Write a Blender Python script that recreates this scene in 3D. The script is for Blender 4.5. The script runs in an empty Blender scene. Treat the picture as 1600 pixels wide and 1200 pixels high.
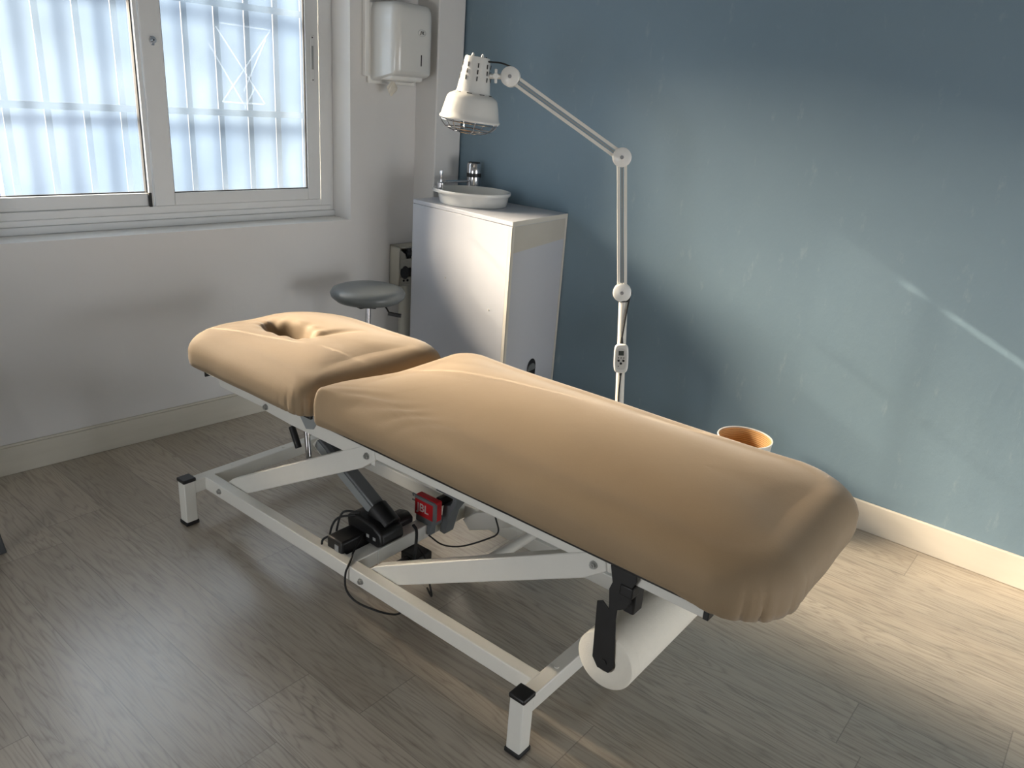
import bpy, bmesh, math, random
from mathutils import Vector, Matrix
random.seed(7)
SC = bpy.context.scene
COL = SC.collection
PI = math.pi

# ------------------------------------------------------------------ camera
PIT, ROLL, HEAD, CAMZ = math.radians(20.43), math.radians(4.26), math.radians(51.54), 1.5
F0 = Vector((math.sin(HEAD)*math.cos(PIT), math.cos(HEAD)*math.cos(PIT), -math.sin(PIT)))
R0 = Vector((math.cos(HEAD), -math.sin(HEAD), 0)); U0 = R0.cross(F0)
RR = R0*math.cos(ROLL) + U0*math.sin(ROLL)
UU = U0*math.cos(ROLL) - R0*math.sin(ROLL)
cam_d = bpy.data.cameras.new('camera'); cam = bpy.data.objects.new('camera', cam_d); COL.objects.link(cam)
cam.matrix_world = Matrix(((RR.x, UU.x, -F0.x, 0), (RR.y, UU.y, -F0.y, 0), (RR.z, UU.z, -F0.z, CAMZ), (0, 0, 0, 1)))
cam_d.sensor_width = 36; cam_d.lens = 27.0; cam_d.clip_start = 0.02
SC.camera = cam

# ------------------------------------------------------------------ world, sun, sky light, exposure
w = bpy.data.worlds.new('world'); SC.world = w; w.use_nodes = True
w.node_tree.nodes['Background'].inputs[0].default_value = (0.66, 0.80, 1.0, 1)
w.node_tree.nodes['Background'].inputs[1].default_value = 1.3
SUN_DIR = Vector((0.270, -0.878, -0.395)).normalized()
def sun(name, energy, angle, color):
    d = bpy.data.lights.new(name, 'SUN'); d.energy = energy; d.angle = math.radians(angle); d.color = color
    o = bpy.data.objects.new(name, d); COL.objects.link(o)
    o.rotation_euler = SUN_DIR.to_track_quat('-Z', 'Y').to_euler(); o.location = (0.5, 6, 4)
    return o
sun('sun', 5.5, 0.4, (1.0, 0.86, 0.66))                 # the sharp sun
sun('sun_haze', 118, 25.0, (1.0, 0.83, 0.62))           # its glow, spread by haze and frosted film
def area(name, loc, direction, sx, sy, power, color, spread=180):
    d = bpy.data.lights.new(name, 'AREA'); d.shape = 'RECTANGLE'; d.size = sx; d.size_y = sy
    d.energy = power; d.color = color; d.spread = math.radians(spread)
    o = bpy.data.objects.new(name, d); COL.objects.link(o); o.location = loc
    o.rotation_euler = Vector(direction).to_track_quat('-Z', 'Y').to_euler()
    return o
area('sky_light', (1.45, 4.6, 2.0), (0.0, -1, -0.12), 4.2, 3.0, 330, (0.84, 0.92, 1.0))
area('room_fill', (2.0, -2.42, 0.8), (-0.15, 1, -.05), 1.5, 1.1, 26, (0.95, 0.97, 1.0))  # added fill lamp inside the front wall, which has no window
area('side_daylight', (-1.46, 1.2, 0.7), (1, 0.1, -0.05), 1.1, 1.0, 14, (0.93, 0.96, 1.0))
SC.view_settings.view_transform = 'Standard'; SC.view_settings.look = 'None'
SC.view_settings.gamma = 1; SC.view_settings.use_curve_mapping = False
SC.view_settings.exposure = 0.9
try:
    SC.cycles.use_denoising = True
    SC.cycles.max_bounces = 10; SC.cycles.diffuse_bounces = 6; SC.cycles.transparent_max_bounces = 12
    SC.cycles.sample_clamp_indirect = 6
except Exception:
    pass

# ------------------------------------------------------------------ frames of reference
def hd(a): return Vector((math.sin(a), math.cos(a), 0))
XB = 2.987                                            # blue wall
XW = hd(math.radians(94.27)); NW = Vector((-XW.y, XW.x, 0))    # along / out of the white wall
CN = Vector((XB, 2.972, 0))
def W(u, d, z): return CN + XW*u + NW*d + Vector((0, 0, z))
WROT = math.atan2(XW.y, XW.x)
BO = Vector((1.170, 0.823, 0)); BU = hd(math.radians(-0.97)); BV = Vector((BU.y, -BU.x, 0))
def G(u, v, z): return BO + BU*u + BV*v + Vector((0, 0, z))

# ------------------------------------------------------------------ materials
def srgb(r, g, b):
    f = lambda c: (c/255/12.92) if c/255 <= .04045 else ((c/255+.055)/1.055)**2.4
    return (f(r), f(g), f(b), 1)
class NT:
    def __init__(s, name):
        s.m = bpy.data.materials.new(name); s.m.use_nodes = True
        s.t = s.m.node_tree; s.b = s.t.nodes.get('Principled BSDF'); s.out = s.t.nodes.get('Material Output')
    def n(s, typ, **kw):
        x = s.t.nodes.new(typ)
        for k, v in kw.items():
            if k in x.bl_rna.properties: setattr(x, k, v)
        return x
    def l(s, a, b): s.t.links.new(a, b)
    def math(s, op, a, b=None, c=None):
        x = s.t.nodes.new('ShaderNodeMath'); x.operation = op
        for i, v in enumerate((a, b, c)):
            if v is None: continue
            if isinstance(v, (int, float)): x.inputs[i].default_value = v
            else: s.l(v, x.inputs[i])
        return x.outputs[0]
    def mix(s, fac, a, b, mode='MIX'):
        x = s.t.nodes.new('ShaderNodeMix'); x.data_type = 'RGBA'; x.blend_type = mode
        for sock, v in ((x.inputs[0], fac), (x.inputs[6], a), (x.inputs[7], b)):
            if isinstance(v, (int, float, tuple)): sock.default_value = v
            else: s.l(v, sock)
        return x.outputs[2]
    def noise(s, vec, scale, detail=4, rough=.55):
        x = s.t.nodes.new('ShaderNodeTexNoise'); x.inputs['Scale'].default_value = scale
        x.inputs['Detail'].default_value = detail; x.inputs['Roughness'].default_value = rough
        if vec is not None: s.l(vec, x.inputs['Vector'])
        return x.outputs['Fac']
    def bump(s, h, strength, dist=.01):
        x = s.t.nodes.new('ShaderNodeBump'); x.inputs['Strength'].default_value = strength
        x.inputs['Distance'].default_value = dist; s.l(h, x.inputs['Height']); s.l(x.outputs[0], s.b.inputs['Normal'])
def coords(n, kind='Object'):
    return n.n('ShaderNodeTexCoord').outputs[kind]
def plain(name, col, rough=.5, metal=0, var=.04, scale=25, bump=0, bscale=200, spec=None, coat=0):
    n = NT(name); c = coords(n)
    f = n.noise(c, scale)
    d = tuple(max(0, x*(1-var*2.2)) for x in col[:3])+(1,); e = tuple(min(1, x*(1+var)) for x in col[:3])+(1,)
    n.l(n.mix(f, d, e), n.b.inputs['Base Color'])
    n.b.inputs['Roughness'].default_value = rough; n.b.inputs['Metallic'].default_value = metal
    if coat: n.b.inputs['Coat Weight'].default_value = coat; n.b.inputs['Coat Roughness'].default_value = .15
    if spec is not None: n.b.inputs['Specular IOR Level'].default_value = spec
    if bump: n.bump(n.noise(c, bscale, 3), bump, .002)
    return n.m
M = {}
M['white_steel'] = plain('white_enamelled_steel', srgb(222, 220, 212), .32, 0, .02, 20, .08, 60)
M['white_plastic'] = plain('white_plastic', srgb(228, 228, 224), .28, 0, .015, 12)
M['gloss_white'] = plain('glossy_white_plastic', srgb(214, 214, 210), .14, 0, .01, 10)
M['alu'] = plain('white_aluminium', srgb(214, 216, 216), .35, 0, .02, 15)
M['alu_grey'] = plain('grey_aluminium', srgb(148, 152, 152), .4, .1, .02, 15)
M['black'] = plain('black_plastic', srgb(22, 22, 23), .42, 0, .1, 40, .1, 300)
M['black_steel'] = plain('black_painted_steel', srgb(20, 19, 19), .5, 0, .15, 30)
M['rubber'] = plain('black_rubber', srgb(18, 18, 18), .6, 0, .1, 40)
M['chrome'] = plain('chrome', srgb(205, 205, 208), .12, 1, .02, 20)
M['bolt'] = plain('zinc_bolt', srgb(185, 185, 182), .35, .8, .1, 120)
M['grey_motor'] = plain('grey_actuator_tube', srgb(120, 122, 124), .4, .3, .03, 20)
M['dark_grey'] = plain('dark_grey_paint', srgb(62, 64, 66), .45, 0, .05, 30)
M['red'] = plain('red_speaker_cloth', srgb(190, 16, 26), .6, 0, .12, 300, .3, 900)
M['grey_rubber'] = plain('grey_rubber', srgb(104, 108, 110), .6, 0, .05, 60)
M['ceramic'] = plain('glazed_ceramic', srgb(224, 224, 220), .10, 0, .01, 10, coat=.5)
M['melamine'] = plain('white_melamine', srgb(192, 195, 202), .38, 0, .015, 5, .03, 30)
M['melamine_edge'] = plain('cream_edge_banding', srgb(212, 208, 198), .4, 0, .02, 30)
M['patch'] = plain('cream_patched_panel', srgb(196, 192, 182), .5, 0, .05, 8, .08, 40)
M['stool_vinyl'] = plain('grey_vinyl', srgb(112, 118, 120), .34, 0, .03, 30, .12, 500)
M['paper'] = plain('embossed_paper', srgb(236, 230, 216), .9, 0, .02, 60, .5, 260)
M['cardboard'] = plain('cardboard_core', srgb(120, 112, 100), .8, 0, .08, 60)
M['tissue'] = plain('tissue', srgb(225, 218, 204), .9, 0, .04, 80, .4, 120)
M['ink'] = plain('dark_print', srgb(28, 28, 30), .5, 0, .05, 50)
M['letter'] = plain('pale_lettering', srgb(205, 190, 186), .5, 0, .05, 50)
M['label'] = plain('grey_label', srgb(150, 152, 152), .5, 0, .15, 200)
M['lcd'] = plain('grey_display', srgb(70, 76, 72), .25, 0, .04, 50)
M['pipe'] = plain('cream_pipe_paint', srgb(190, 188, 176), .45, 0, .05, 20)
M['wicker'] = None
def m_wall_white():
    n = NT('white_wall_paint'); c = coords(n, 'Object')
    f = n.noise(c, 2.2, 5, .6); g = n.noise(c, 22, 4)
    base = n.mix(f, srgb(212, 211, 209), srgb(222, 221, 219))
    n.l(base, n.b.inputs['Base Color']); n.b.inputs['Roughness'].default_value = .6
    h = n.math('ADD', n.math('MULTIPLY', g, .5), n.math('MULTIPLY', n.noise(c, 5, 3), 1.0))
    n.bump(h, .18, .01)
    return n.m
def m_wall_blue():
    n = NT('blue_wall_paint'); c = coords(n, 'Object')
    f = n.noise(c, 1.6, 6, .6)
    base = n.mix(f, srgb(110, 133, 148), srgb(123, 145, 158))
    mp = n.n('ShaderNodeMapping'); mp.inputs['Scale'].default_value = (9, 9, 3.0); mp.inputs['Rotation'].default_value = (.5, 0, 0); n.l(c, mp.inputs['Vector'])
    s = n.noise(mp.outputs[0], 2.2, 7, .72)
    r = n.n('ShaderNodeValToRGB'); r.color_ramp.elements[0].position = .60; r.color_ramp.elements[1].position = .72
    n.l(s, r.inputs[0])
    base = n.mix(n.math('MULTIPLY', r.outputs[0], .28), base, srgb(158, 172, 178))
    n.l(base, n.b.inputs['Base Color'])
    n.b.inputs['Roughness'].default_value = .5
    h = n.math('ADD', n.math('MULTIPLY', n.noise(c, 30, 5), .35), n.math('MULTIPLY', s, 1.0))
    n.bump(h, .22, .008)
    return n.m
def m_floor():
    n = NT('oak_vinyl_planks'); c = coords(n, 'Object')
    sp = n.n('ShaderNodeSeparateXYZ'); n.l(c, sp.inputs[0])
    X, Y = sp.outputs[0], sp.outputs[1]
    PW, PL = .195, 1.22
    xs = n.math('DIVIDE', n.math('ADD', X, 10*PW - 2.17 + 20*PW), PW)
    row = n.math('FLOOR', xs); fx = n.math('SUBTRACT', xs, row)
    wn = n.n('ShaderNodeTexWhiteNoise'); wn.noise_dimensions = '1D'; n.l(row, wn.inputs['W'])
    off = n.math('MULTIPLY', wn.outputs['Value'], PL)
    ys = n.math('DIVIDE', n.math('ADD', n.math('ADD', Y, 30), off), PL)
    col = n.math('FLOOR', ys); fy = n.math('SUBTRACT', ys, col)
    wid = n.math('ADD', n.math('MULTIPLY', row, 7.13), n.math('MULTIPLY', col, 3.71))
    wn2 = n.n('ShaderNodeTexWhiteNoise'); wn2.noise_dimensions = '1D'; n.l(wid, wn2.inputs['W'])
    tone = wn2.outputs['Value']
    # grain coordinates: stretched along the plank, shifted per plank
    cb = n.n('ShaderNodeCombineXYZ'); n.l(n.math('MULTIPLY', X, 9.0), cb.inputs[0]); n.l(n.math('MULTIPLY', Y, .9), cb.inputs[1]); n.l(n.math('MULTIPLY', tone, 40), cb.inputs[2])
    g1 = n.noise(cb.outputs[0], 1.3, 3, .5)
    cb2 = n.n('ShaderNodeCombineXYZ'); n.l(n.math('MULTIPLY', X, 150), cb2.inputs[0]); n.l(n.math('MULTIPLY', Y, 5), cb2.inputs[1]); n.l(n.math('MULTIPLY', tone, 40), cb2.inputs[2])
    g2 = n.noise(cb2.outputs[0], 1.0, 4, .65)
    rings = n.math('FRACT', n.math('MULTIPLY', g1, 17))
    rings = n.math('ABSOLUTE', n.math('SUBTRACT', rings, .5))
    patch = n.noise(cb.outputs[0], .55, 2, .5)
    A, B = srgb(134, 126, 113), srgb(192, 183, 167)
    base = n.mix(n.math('MULTIPLY_ADD', tone, .42, .22), A, B)
    base = n.mix(n.math('MULTIPLY', n.math('POWER', n.math('MULTIPLY', n.math('SUBTRACT', .5, rings), 2), 2.5), .55), base, srgb(96, 87, 75))
    rr = n.n('ShaderNodeValToRGB'); rr.color_ramp.elements[0].position = .38; rr.color_ramp.elements[1].position = .66; n.l(g2, rr.inputs[0])
    base = n.mix(n.math('MULTIPLY', rr.outputs[0], .30), base, srgb(188, 178, 162))
    rd = n.n('ShaderNodeValToRGB'); rd.color_ramp.elements[0].position = .50; rd.color_ramp.elements[0].color = (1, 1, 1, 1)
    rd.color_ramp.elements[1].position = .34; 
    rd.color_ramp.elements[0].position = .30; rd.color_ramp.elements[1].position = .44; rd.color_ramp.elements[1].color = (0, 0, 0, 1)
    n.l(g2, rd.inputs[0])
    base = n.mix(n.math('MULTIPLY', rd.outputs[0], .48), base, srgb(84, 76, 68))
    base = n.mix(n.math('MULTIPLY', patch, .30), base, srgb(172, 150, 128))
    sx = n.math('MINIMUM', fx, n.math('SUBTRACT', 1, fx)); sy = n.math('MINIMUM', fy, n.math('SUBTRACT', 1, fy))
    seam = n.math('MAXIMUM', n.math('LESS_THAN', sx, .006), n.math('LESS_THAN', sy, .0011))
    base = n.mix(n.math('MULTIPLY', seam, .45), base, srgb(70, 64, 58))
    n.l(base, n.b.inputs['Base Color'])
    n.b.inputs['Specular IOR Level'].default_value = 1.0; n.b.inputs['Coat Weight'].default_value = 1.0; n.b.inputs['Coat Roughness'].default_value = .24
    n.l(n.math('MULTIPLY_ADD', g2, .22, .24), n.b.inputs['Roughness'])
    h = n.math('SUBTRACT', g2, n.math('MULTIPLY', seam, 2.0))
    n.bump(h, .35, .0012)
    return n.m
def m_fabric(name, c1, c2, rough=.75, sheen=.25):
    n = NT(name); c = coords(n)
    f = n.noise(c, 260, 3, .7); g = n.noise(c, 6, 4, .5)
    base = n.mix(g, c1, c2); base = n.mix(n.math('MULTIPLY', f, .22), base, tuple(x*.72 for x in c1[:3])+(1,))
    n.l(base, n.b.inputs['Base Color']); n.b.inputs['Roughness'].default_value = rough
    n.b.inputs['Sheen Weight'].default_value = sheen; n.b.inputs['Sheen Roughness'].default_value = .4
    n.b.inputs['Specular IOR Level'].default_value = .35
    h = n.math('ADD', n.math('MULTIPLY', f, .12), g)
    n.bump(h, .18, .012)
    return n.m
def m_skirting(name, a, b):
    n = NT(name); c = coords(n)
    mp = n.n('ShaderNodeMapping'); mp.inputs['Scale'].default_value = (2, 2, 14); n.l(c, mp.inputs['Vector'])
    g = n.noise(mp.outputs[0], 2.2, 5, .6)
    n.l(n.mix(g, a, b), n.b.inputs['Base Color']); n.b.inputs['Roughness'].default_value = .45
    n.bump(g, .06, .004)
    return n.m
def m_frost():
    """frosted film: partly clear, partly scattering; clear strips where the film stops short"""
    n = NT('frosted_pane'); t = n.t; t.nodes.remove(n.b)
    c = coords(n, 'Object')
    sp = n.n('ShaderNodeSeparateXYZ'); n.l(c, sp.inputs[0])
    tr = n.n('ShaderNodeBsdfTransparent'); tr.inputs[0].default_value = (.13, .13, .13, 1)
    tl = n.n('ShaderNodeBsdfTranslucent'); n.l(n.mix(n.noise(c, 1.7, 2, .5), (.22, .42, .80, 1), (.66, .84, 1.0, 1)), tl.inputs[0])
    gl = n.n('ShaderNodeBsdfGlossy'); gl.inputs['Roughness'].default_value = .25; gl.inputs[0].default_value = (.8, .85, .9, 1)
    f = n.noise(c, 3.0, 4, .6)
    fac = n.math('MULTIPLY_ADD', f, -.016, .028)      # share of scattering
    m1 = n.n('ShaderNodeMixShader'); n.l(fac, m1.inputs[0]); n.l(tr.outputs[0], m1.inputs[1]); n.l(tl.outputs[0], m1.inputs[2])
    m2 = n.n('ShaderNodeMixShader'); m2.inputs[0].default_value = .05; n.l(m1.outputs[0], m2.inputs[1]); n.l(gl.outputs[0], m2.inputs[2])
    # clear strips (object x = along the wall, z = height)
    a = n.math('COMPARE', sp.outputs[0], -1.964, .007)
    b = n.math('MULTIPLY', n.math('COMPARE', sp.outputs[2], 2.128, .007), n.math('LESS_THAN', sp.outputs[0], -.80))
    s = n.math('MAXIMUM', a, b)
    m3 = n.n('ShaderNodeMixShader'); n.l(s, m3.inputs[0]); n.l(m2.outputs[0], m3.inputs[1])
    tr2 = n.n('ShaderNodeBsdfTransparent'); n.l(tr2.outputs[0], m3.inputs[2])
    n.l(m3.outputs[0], n.out.inputs['Surface'])
    return n.m
def m_tape():
    n = NT('clear_tape'); t = n.t; t.nodes.remove(n.b)
    tr = n.n('ShaderNodeBsdfTransparent'); df = n.n('ShaderNodeBsdfTranslucent'); df.inputs[0].default_value = (.5, .6, .75, 1)
    m = n.n('ShaderNodeMixShader'); m.inputs[0].default_value = .05; n.l(tr.outputs[0], m.inputs[1]); n.l(df.outputs[0], m.inputs[2]); n.l(m.outputs[0], n.out.inputs['Surface'])
    return n.m
def m_wicker():
    n = NT('woven_straw'); c = coords(n)
    wv = n.n('ShaderNodeTexWave'); wv.wave_type = 'BANDS'; wv.bands_direction = 'Z'; wv.inputs['Scale'].default_value = 40; wv.inputs['Distortion'].default_value = 1.5
    n.l(c, wv.inputs['Vector'])
    n.l(n.mix(wv.outputs['Fac'], srgb(176, 130, 78), srgb(214, 172, 118)), n.b.inputs['Base Color'])
    n.b.inputs['Roughness'].default_value = .7; n.bump(wv.outputs['Fac'], .4, .003)
    return n.m
M['wall_white'] = m_wall_white(); M['wall_blue'] = m_wall_blue(); M['floor'] = m_floor()
M['cover'] = m_fabric('taupe_stretch_cover', srgb(142, 121, 94), srgb(153, 132, 104))
M['skirt_white'] = m_skirting('painted_skirting', srgb(196, 192, 178), srgb(214, 210, 198))
M['skirt_cream'] = m_skirting('cream_skirting', srgb(212, 204, 188), srgb(220, 212, 198))
M['frost'] = m_frost(); M['tape'] = m_tape(); M['wicker'] = m_wicker()
M['ceiling'] = plain('ceiling_paint', srgb(150, 148, 144), .8, 0, .01, 3)
M['bars'] = plain('grey_painted_bars', srgb(66, 74, 84), .6, 0, .05, 10)
M['outside'] = plain('pale_render', srgb(226, 226, 222), .8, 0, .03, 3)

# ------------------------------------------------------------------ mesh helpers
def link(name, bm, mat, parent=None, smooth=False, bevel=0, angle=35, seg=2):
    bmesh.ops.recalc_face_normals(bm, faces=bm.faces)
    me = bpy.data.meshes.new(name); bm.to_mesh(me); bm.free()
    me.materials.append(M[mat] if isinstance(mat, str) else mat)
    if smooth:
        for p in me.polygons: p.use_smooth = True
    o = bpy.data.objects.new(name, me); COL.objects.link(o)
    if parent is not None: o.parent = parent
    if bevel:
        b = o.modifiers.new('bevel', 'BEVEL'); b.width = bevel; b.segments = seg; b.limit_method = 'ANGLE'; b.angle_limit = math.radians(angle)
        for p in me.polygons: p.use_smooth = True
        me.set_sharp_from_angle(angle=math.radians(50))
    elif smooth:
        me.set_sharp_from_angle(angle=math.radians(50))
    return o
def NB(): return bmesh.new()
def box(bm, lo, hi, f=None):
    """box between two corners, optional mapping f(x,y,z)->Vector"""
    f = f or (lambda a, b, c: Vector((a, b, c)))
    vs = [bm.verts.new(f(x, y, z)) for x in (lo[0], hi[0]) for y in (lo[1], hi[1]) for z in (lo[2], hi[2])]
    for q in ((0, 1, 3, 2), (4, 6, 7, 5), (0, 4, 5, 1), (2, 3, 7, 6), (0, 2, 6, 4), (1, 5, 7, 3)):
        bm.faces.new([vs[i] for i in q])
def prism(bm, pts, ext):
    """polygon (list of Vectors) extruded by vector ext"""
    a = [bm.verts.new(p) for p in pts]; b = [bm.verts.new(Vector(p)+ext) for p in pts]
    bm.faces.new(a); bm.faces.new(list(reversed(b)))
    for i in range(len(a)):
        j = (i+1) % len(a); bm.faces.new((a[i], a[j], b[j], b[i]))
def basis(d):
    d = Vector(d).normalized(); up = Vector((0, 0, 1)) if abs(d.z) < .95 else Vector((1, 0, 0))
    a = d.cross(up).normalized(); return a, a.cross(d).normalized()
def cyl(bm, p, q, r, r2=None, n=20, caps=True):
    p, q = Vector(p), Vector(q); r2 = r if r2 is None else r2; a, b = basis(q-p)
    A = [bm.verts.new(p+(a*math.cos(2*PI*i/n)+b*math.sin(2*PI*i/n))*r) for i in range(n)]
    B = [bm.verts.new(q+(a*math.cos(2*PI*i/n)+b*math.sin(2*PI*i/n))*r2) for i in range(n)]
    for i in range(n):
        j = (i+1) % n; bm.faces.new((A[i], A[j], B[j], B[i]))
    if caps: bm.faces.new(A); bm.faces.new(B)
def lathe(bm, prof, origin, axis=(0, 0, 1), n=40, sx=1, sy=1, close=False):
    """prof: list of (r, h)"""
    o = Vector(origin); ax = Vector(axis).normalized(); a, b = basis(ax)
    if abs(ax.z) > .999: a, b = Vector((1, 0, 0)), Vector((0, 1, 0))
    R = []
    for r, h in prof:
        if r < 1e-6: R.append([bm.verts.new(o+ax*h)])
        else: R.append([bm.verts.new(o+ax*h+a*(r*sx*math.cos(2*PI*i/n))+b*(r*sy*math.sin(2*PI*i/n))) for i in range(n)])
    for k in range(len(R)-1):
        P, Q = R[k], R[k+1]
        for i in range(n):
            j = (i+1) % n
            if len(P) == 1 and len(Q) == 1: break
            if len(P) == 1: bm.faces.new((P[0], Q[j], Q[i]))
            elif len(Q) == 1: bm.faces.new((P[i], P[j], Q[0]))
            else: bm.faces.new((P[i], P[j], Q[j], Q[i]))
def smooth_path(pts, k=8):
    P = [Vector(p) for p in pts]; P = [P[0]*2-P[1]]+P+[P[-1]*2-P[-2]]; out = []
    for i in range(1, len(P)-2):
        for j in range(k):
            t = j/k; a, b, c, d = P[i-1], P[i], P[i+1], P[i+2]
            out.append(.5*((2*b)+(c-a)*t+(2*a-5*b+4*c-d)*t*t+(-a+3*b-3*c+d)*t**3))
    out.append(P[-2]); return out
def tube(bm, pts, r, n=10, sm=True):
    P = smooth_path(pts) if sm else [Vector(p) for p in pts]
    d = (P[1]-P[0]).normalized(); a, b = basis(d); R = []
    for i, p in enumerate(P):
        t = (P[min(i+1, len(P)-1)]-P[max(i-1, 0)]).normalized()
        a = (a-t*a.dot(t)).normalized(); b = t.cross(a)
        R.append([bm.verts.new(p+(a*math.cos(2*PI*k/n)+b*math.sin(2*PI*k/n))*r) for k in range(n)])
    for i in range(len(R)-1):
        for k in range(n):
            j = (k+1) % n; bm.faces.new((R[i][k], R[i][j], R[i+1][j], R[i+1][k]))
    bm.faces.new(R[0]); bm.faces.new(R[-1])
def bar(bm, p, q, w_, h_, side):
    """rectangular bar from p to q, w_ along side vector, h_ across"""
    p, q = Vector(p), Vector(q); d = (q-p).normalized(); s = Vector(side); s = (s-d*s.dot(d)).normalized(); t = d.cross(s)
    vs = [bm.verts.new(c+s*(w_/2*i)+t*(h_/2*j)) for c in (p, q) for i, j in ((-1, -1), (1, -1), (1, 1), (-1, 1))]
    for f in ((0, 1, 2, 3), (4, 5, 6, 7), (0, 1, 5, 4), (1, 2, 6, 5), (2, 3, 7, 6), (3, 0, 4, 7)): bm.faces.new([vs[i] for i in f])
def thing(name, label, cat, loc=(0, 0, 0), group=None):
    o = bpy.data.objects.new(name, None); COL.objects.link(o); o.location = loc; o.empty_display_size = .05
    o['label'] = label; o['category'] = cat
    if group: o['group'] = group
    return o
def tag(o, label, cat, group=None):
    o['label'] = label; o['category'] = cat
    if group: o['group'] = group
    return o
def struct(o): o['kind'] = 'structure'; return o
def reroot(root):
    """children were built in world coordinates: keep them there under a moved Empty"""
    bpy.context.view_layer.update()
    for ch in root.children:
        ch.matrix_parent_inverse = Matrix.Translation(root.location).inverted()
def text(name, s, size, pos, xdir, up, mat, parent, ext=.0006, shear=0, bold=0):
    cu = bpy.data.curves.new(name, 'FONT'); cu.body = s; cu.size = size; cu.extrude = ext; cu.align_x = 'CENTER'; cu.align_y = 'CENTER'; cu.shear = shear; cu.offset = bold
    tmp = bpy.data.objects.new(name+'_tmp', cu); COL.objects.link(tmp)
    dg = bpy.context.evaluated_depsgraph_get(); dg.update()
    me = bpy.data.meshes.new_from_object(tmp.evaluated_get(dg)); bpy.data.objects.remove(tmp)
    me.materials.clear(); me.materials.append(M[mat]); o = bpy.data.objects.new(name, me); COL.objects.link(o)
    x = Vector(xdir).normalized(); y = Vector(up); y = (y-x*y.dot(x)).normalized(); z = x.cross(y)
    o.matrix_world = Matrix(((x.x, y.x, z.x, pos[0]), (x.y, y.y, z.y, pos[1]), (x.z, y.z, z.z, pos[2]), (0, 0, 0, 1)))
    mw = o.matrix_world.copy(); o.parent = parent
    # parents are either world-placed meshes or an Empty whose children get an inverse later
    o.matrix_basis = mw
    return o

# ================================================================== SETTING
CEIL = 2.62; XL, YF = -1.5, -2.5
bm = NB(); box(bm, (XL-.1, YF-.1, -.05), (XB+.15, 3.9, 0)); struct(link('floor', bm, 'floor'))
bm = NB(); box(bm, (XL-.1, YF-.1, CEIL), (XB+.15, 3.9, CEIL+.08)); struct(link('ceiling', bm, 'ceiling'))
bm = NB(); box(bm, (XB, YF-.1, 0), (XB+.14, 3.6, CEIL)); struct(link('wall_right', bm, 'wall_blue'))
bm = NB(); box(bm, (XL-.12, YF-.1, 0), (XL, 3.7, CEIL)); struct(link('wall_left', bm, 'wall_white'))
bm = NB(); box(bm, (XL-.1, YF-.12, 0), (XB+.1, YF, CEIL)); struct(link('wall_front', bm, 'wall_white'))
# white wall with the window opening
WL, WR, WB, WT = -2.118, -.556, .884, 2.27      # opening
UL = -4.55
bm = NB()
TH = .28
box(bm, (UL, 0, 0), (WL, TH, CEIL), W); box(bm, (WR, 0, 0), (0.15, TH, CEIL), W)
box(bm, (WL, 0, 0), (WR, TH, WB), W); box(bm, (WL, 0, WT), (WR, TH, CEIL), W)
bmesh.ops.remove_doubles(bm, verts=bm.verts, dist=1e-5)
struct(link('wall_back', bm, 'wall_white'))
# corner column beside the blue wall
bm = NB(); box(bm, (-.167, -.157, 0), (.0, .02, CEIL), W); o = struct(link('trim_1', bm, 'wall_white', bevel=.006))
o['label'] = 'white boxed column in the corner beside the blue wall'
# skirtings
bm = NB(); prism(bm, [W(UL, -.014, 0), W(-.17, -.014, 0), W(-.17, -.014, .112), W(UL, -.014, .112)], NW*.012)
prism(bm, [W(UL, -.009, .112), W(-.17, -.009, .112), W(-.17, -.009, .122), W(UL, -.009, .122)], NW*.008)
struct(link('baseboard_back', bm, 'skirt_white', bevel=.002))
bm = NB(); box(bm, (XB-.014, YF, 0), (XB, 2.82, .12)); struct(link('baseboard_right', bm, 'skirt_cream', bevel=.003))

# ---- window
fr_d0, fr_d1 = .145, .215
win = bpy.data.objects.new('window_1', None); COL.objects.link(win); win.location = CN; win.rotation_euler = (0, 0, WROT); struct(win)
win['label'] = 'white sliding window with frosted panes and bars outside'
def pane(bm, a, b, d, z0, z1): bm.faces.new([bm.verts.new(p) for p in ((a, d, z0), (b, d, z0), (b, d, z1), (a, d, z1))])
def LW(u, d, z): return Vector((u, d, z))
def wl(name, bm, mat, bevel=0, smooth=False, parent=None):
    return link(name, bm, mat, parent or win, bevel=bevel, smooth=smooth)
bm = NB()
FW = .072
for lo, hi in (((WL, fr_d0, WB), (WL+FW, fr_d1, WT)), ((WR-FW, fr_d0, WB), (WR, fr_d1, WT)), ((WL+FW, fr_d0, WB), (WR-FW, fr_d1, WB+.085)), ((WL+FW, fr_d0, WT-FW), (WR-FW, fr_d1, WT))): box(bm, lo, hi)
box(bm, (WL, fr_d0-.012, WB), (WR, fr_d0, WB+.03)); box(bm, (WL+.02, fr_d0-.006, WB+.03), (WR-.02, fr_d0, WB+.055))
wl('window_frame', bm, 'alu', .003)
SB, ST = WB+.085, WT-FW          # sash bottom/top
GB, GT = SB+.052, ST-.05
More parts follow.
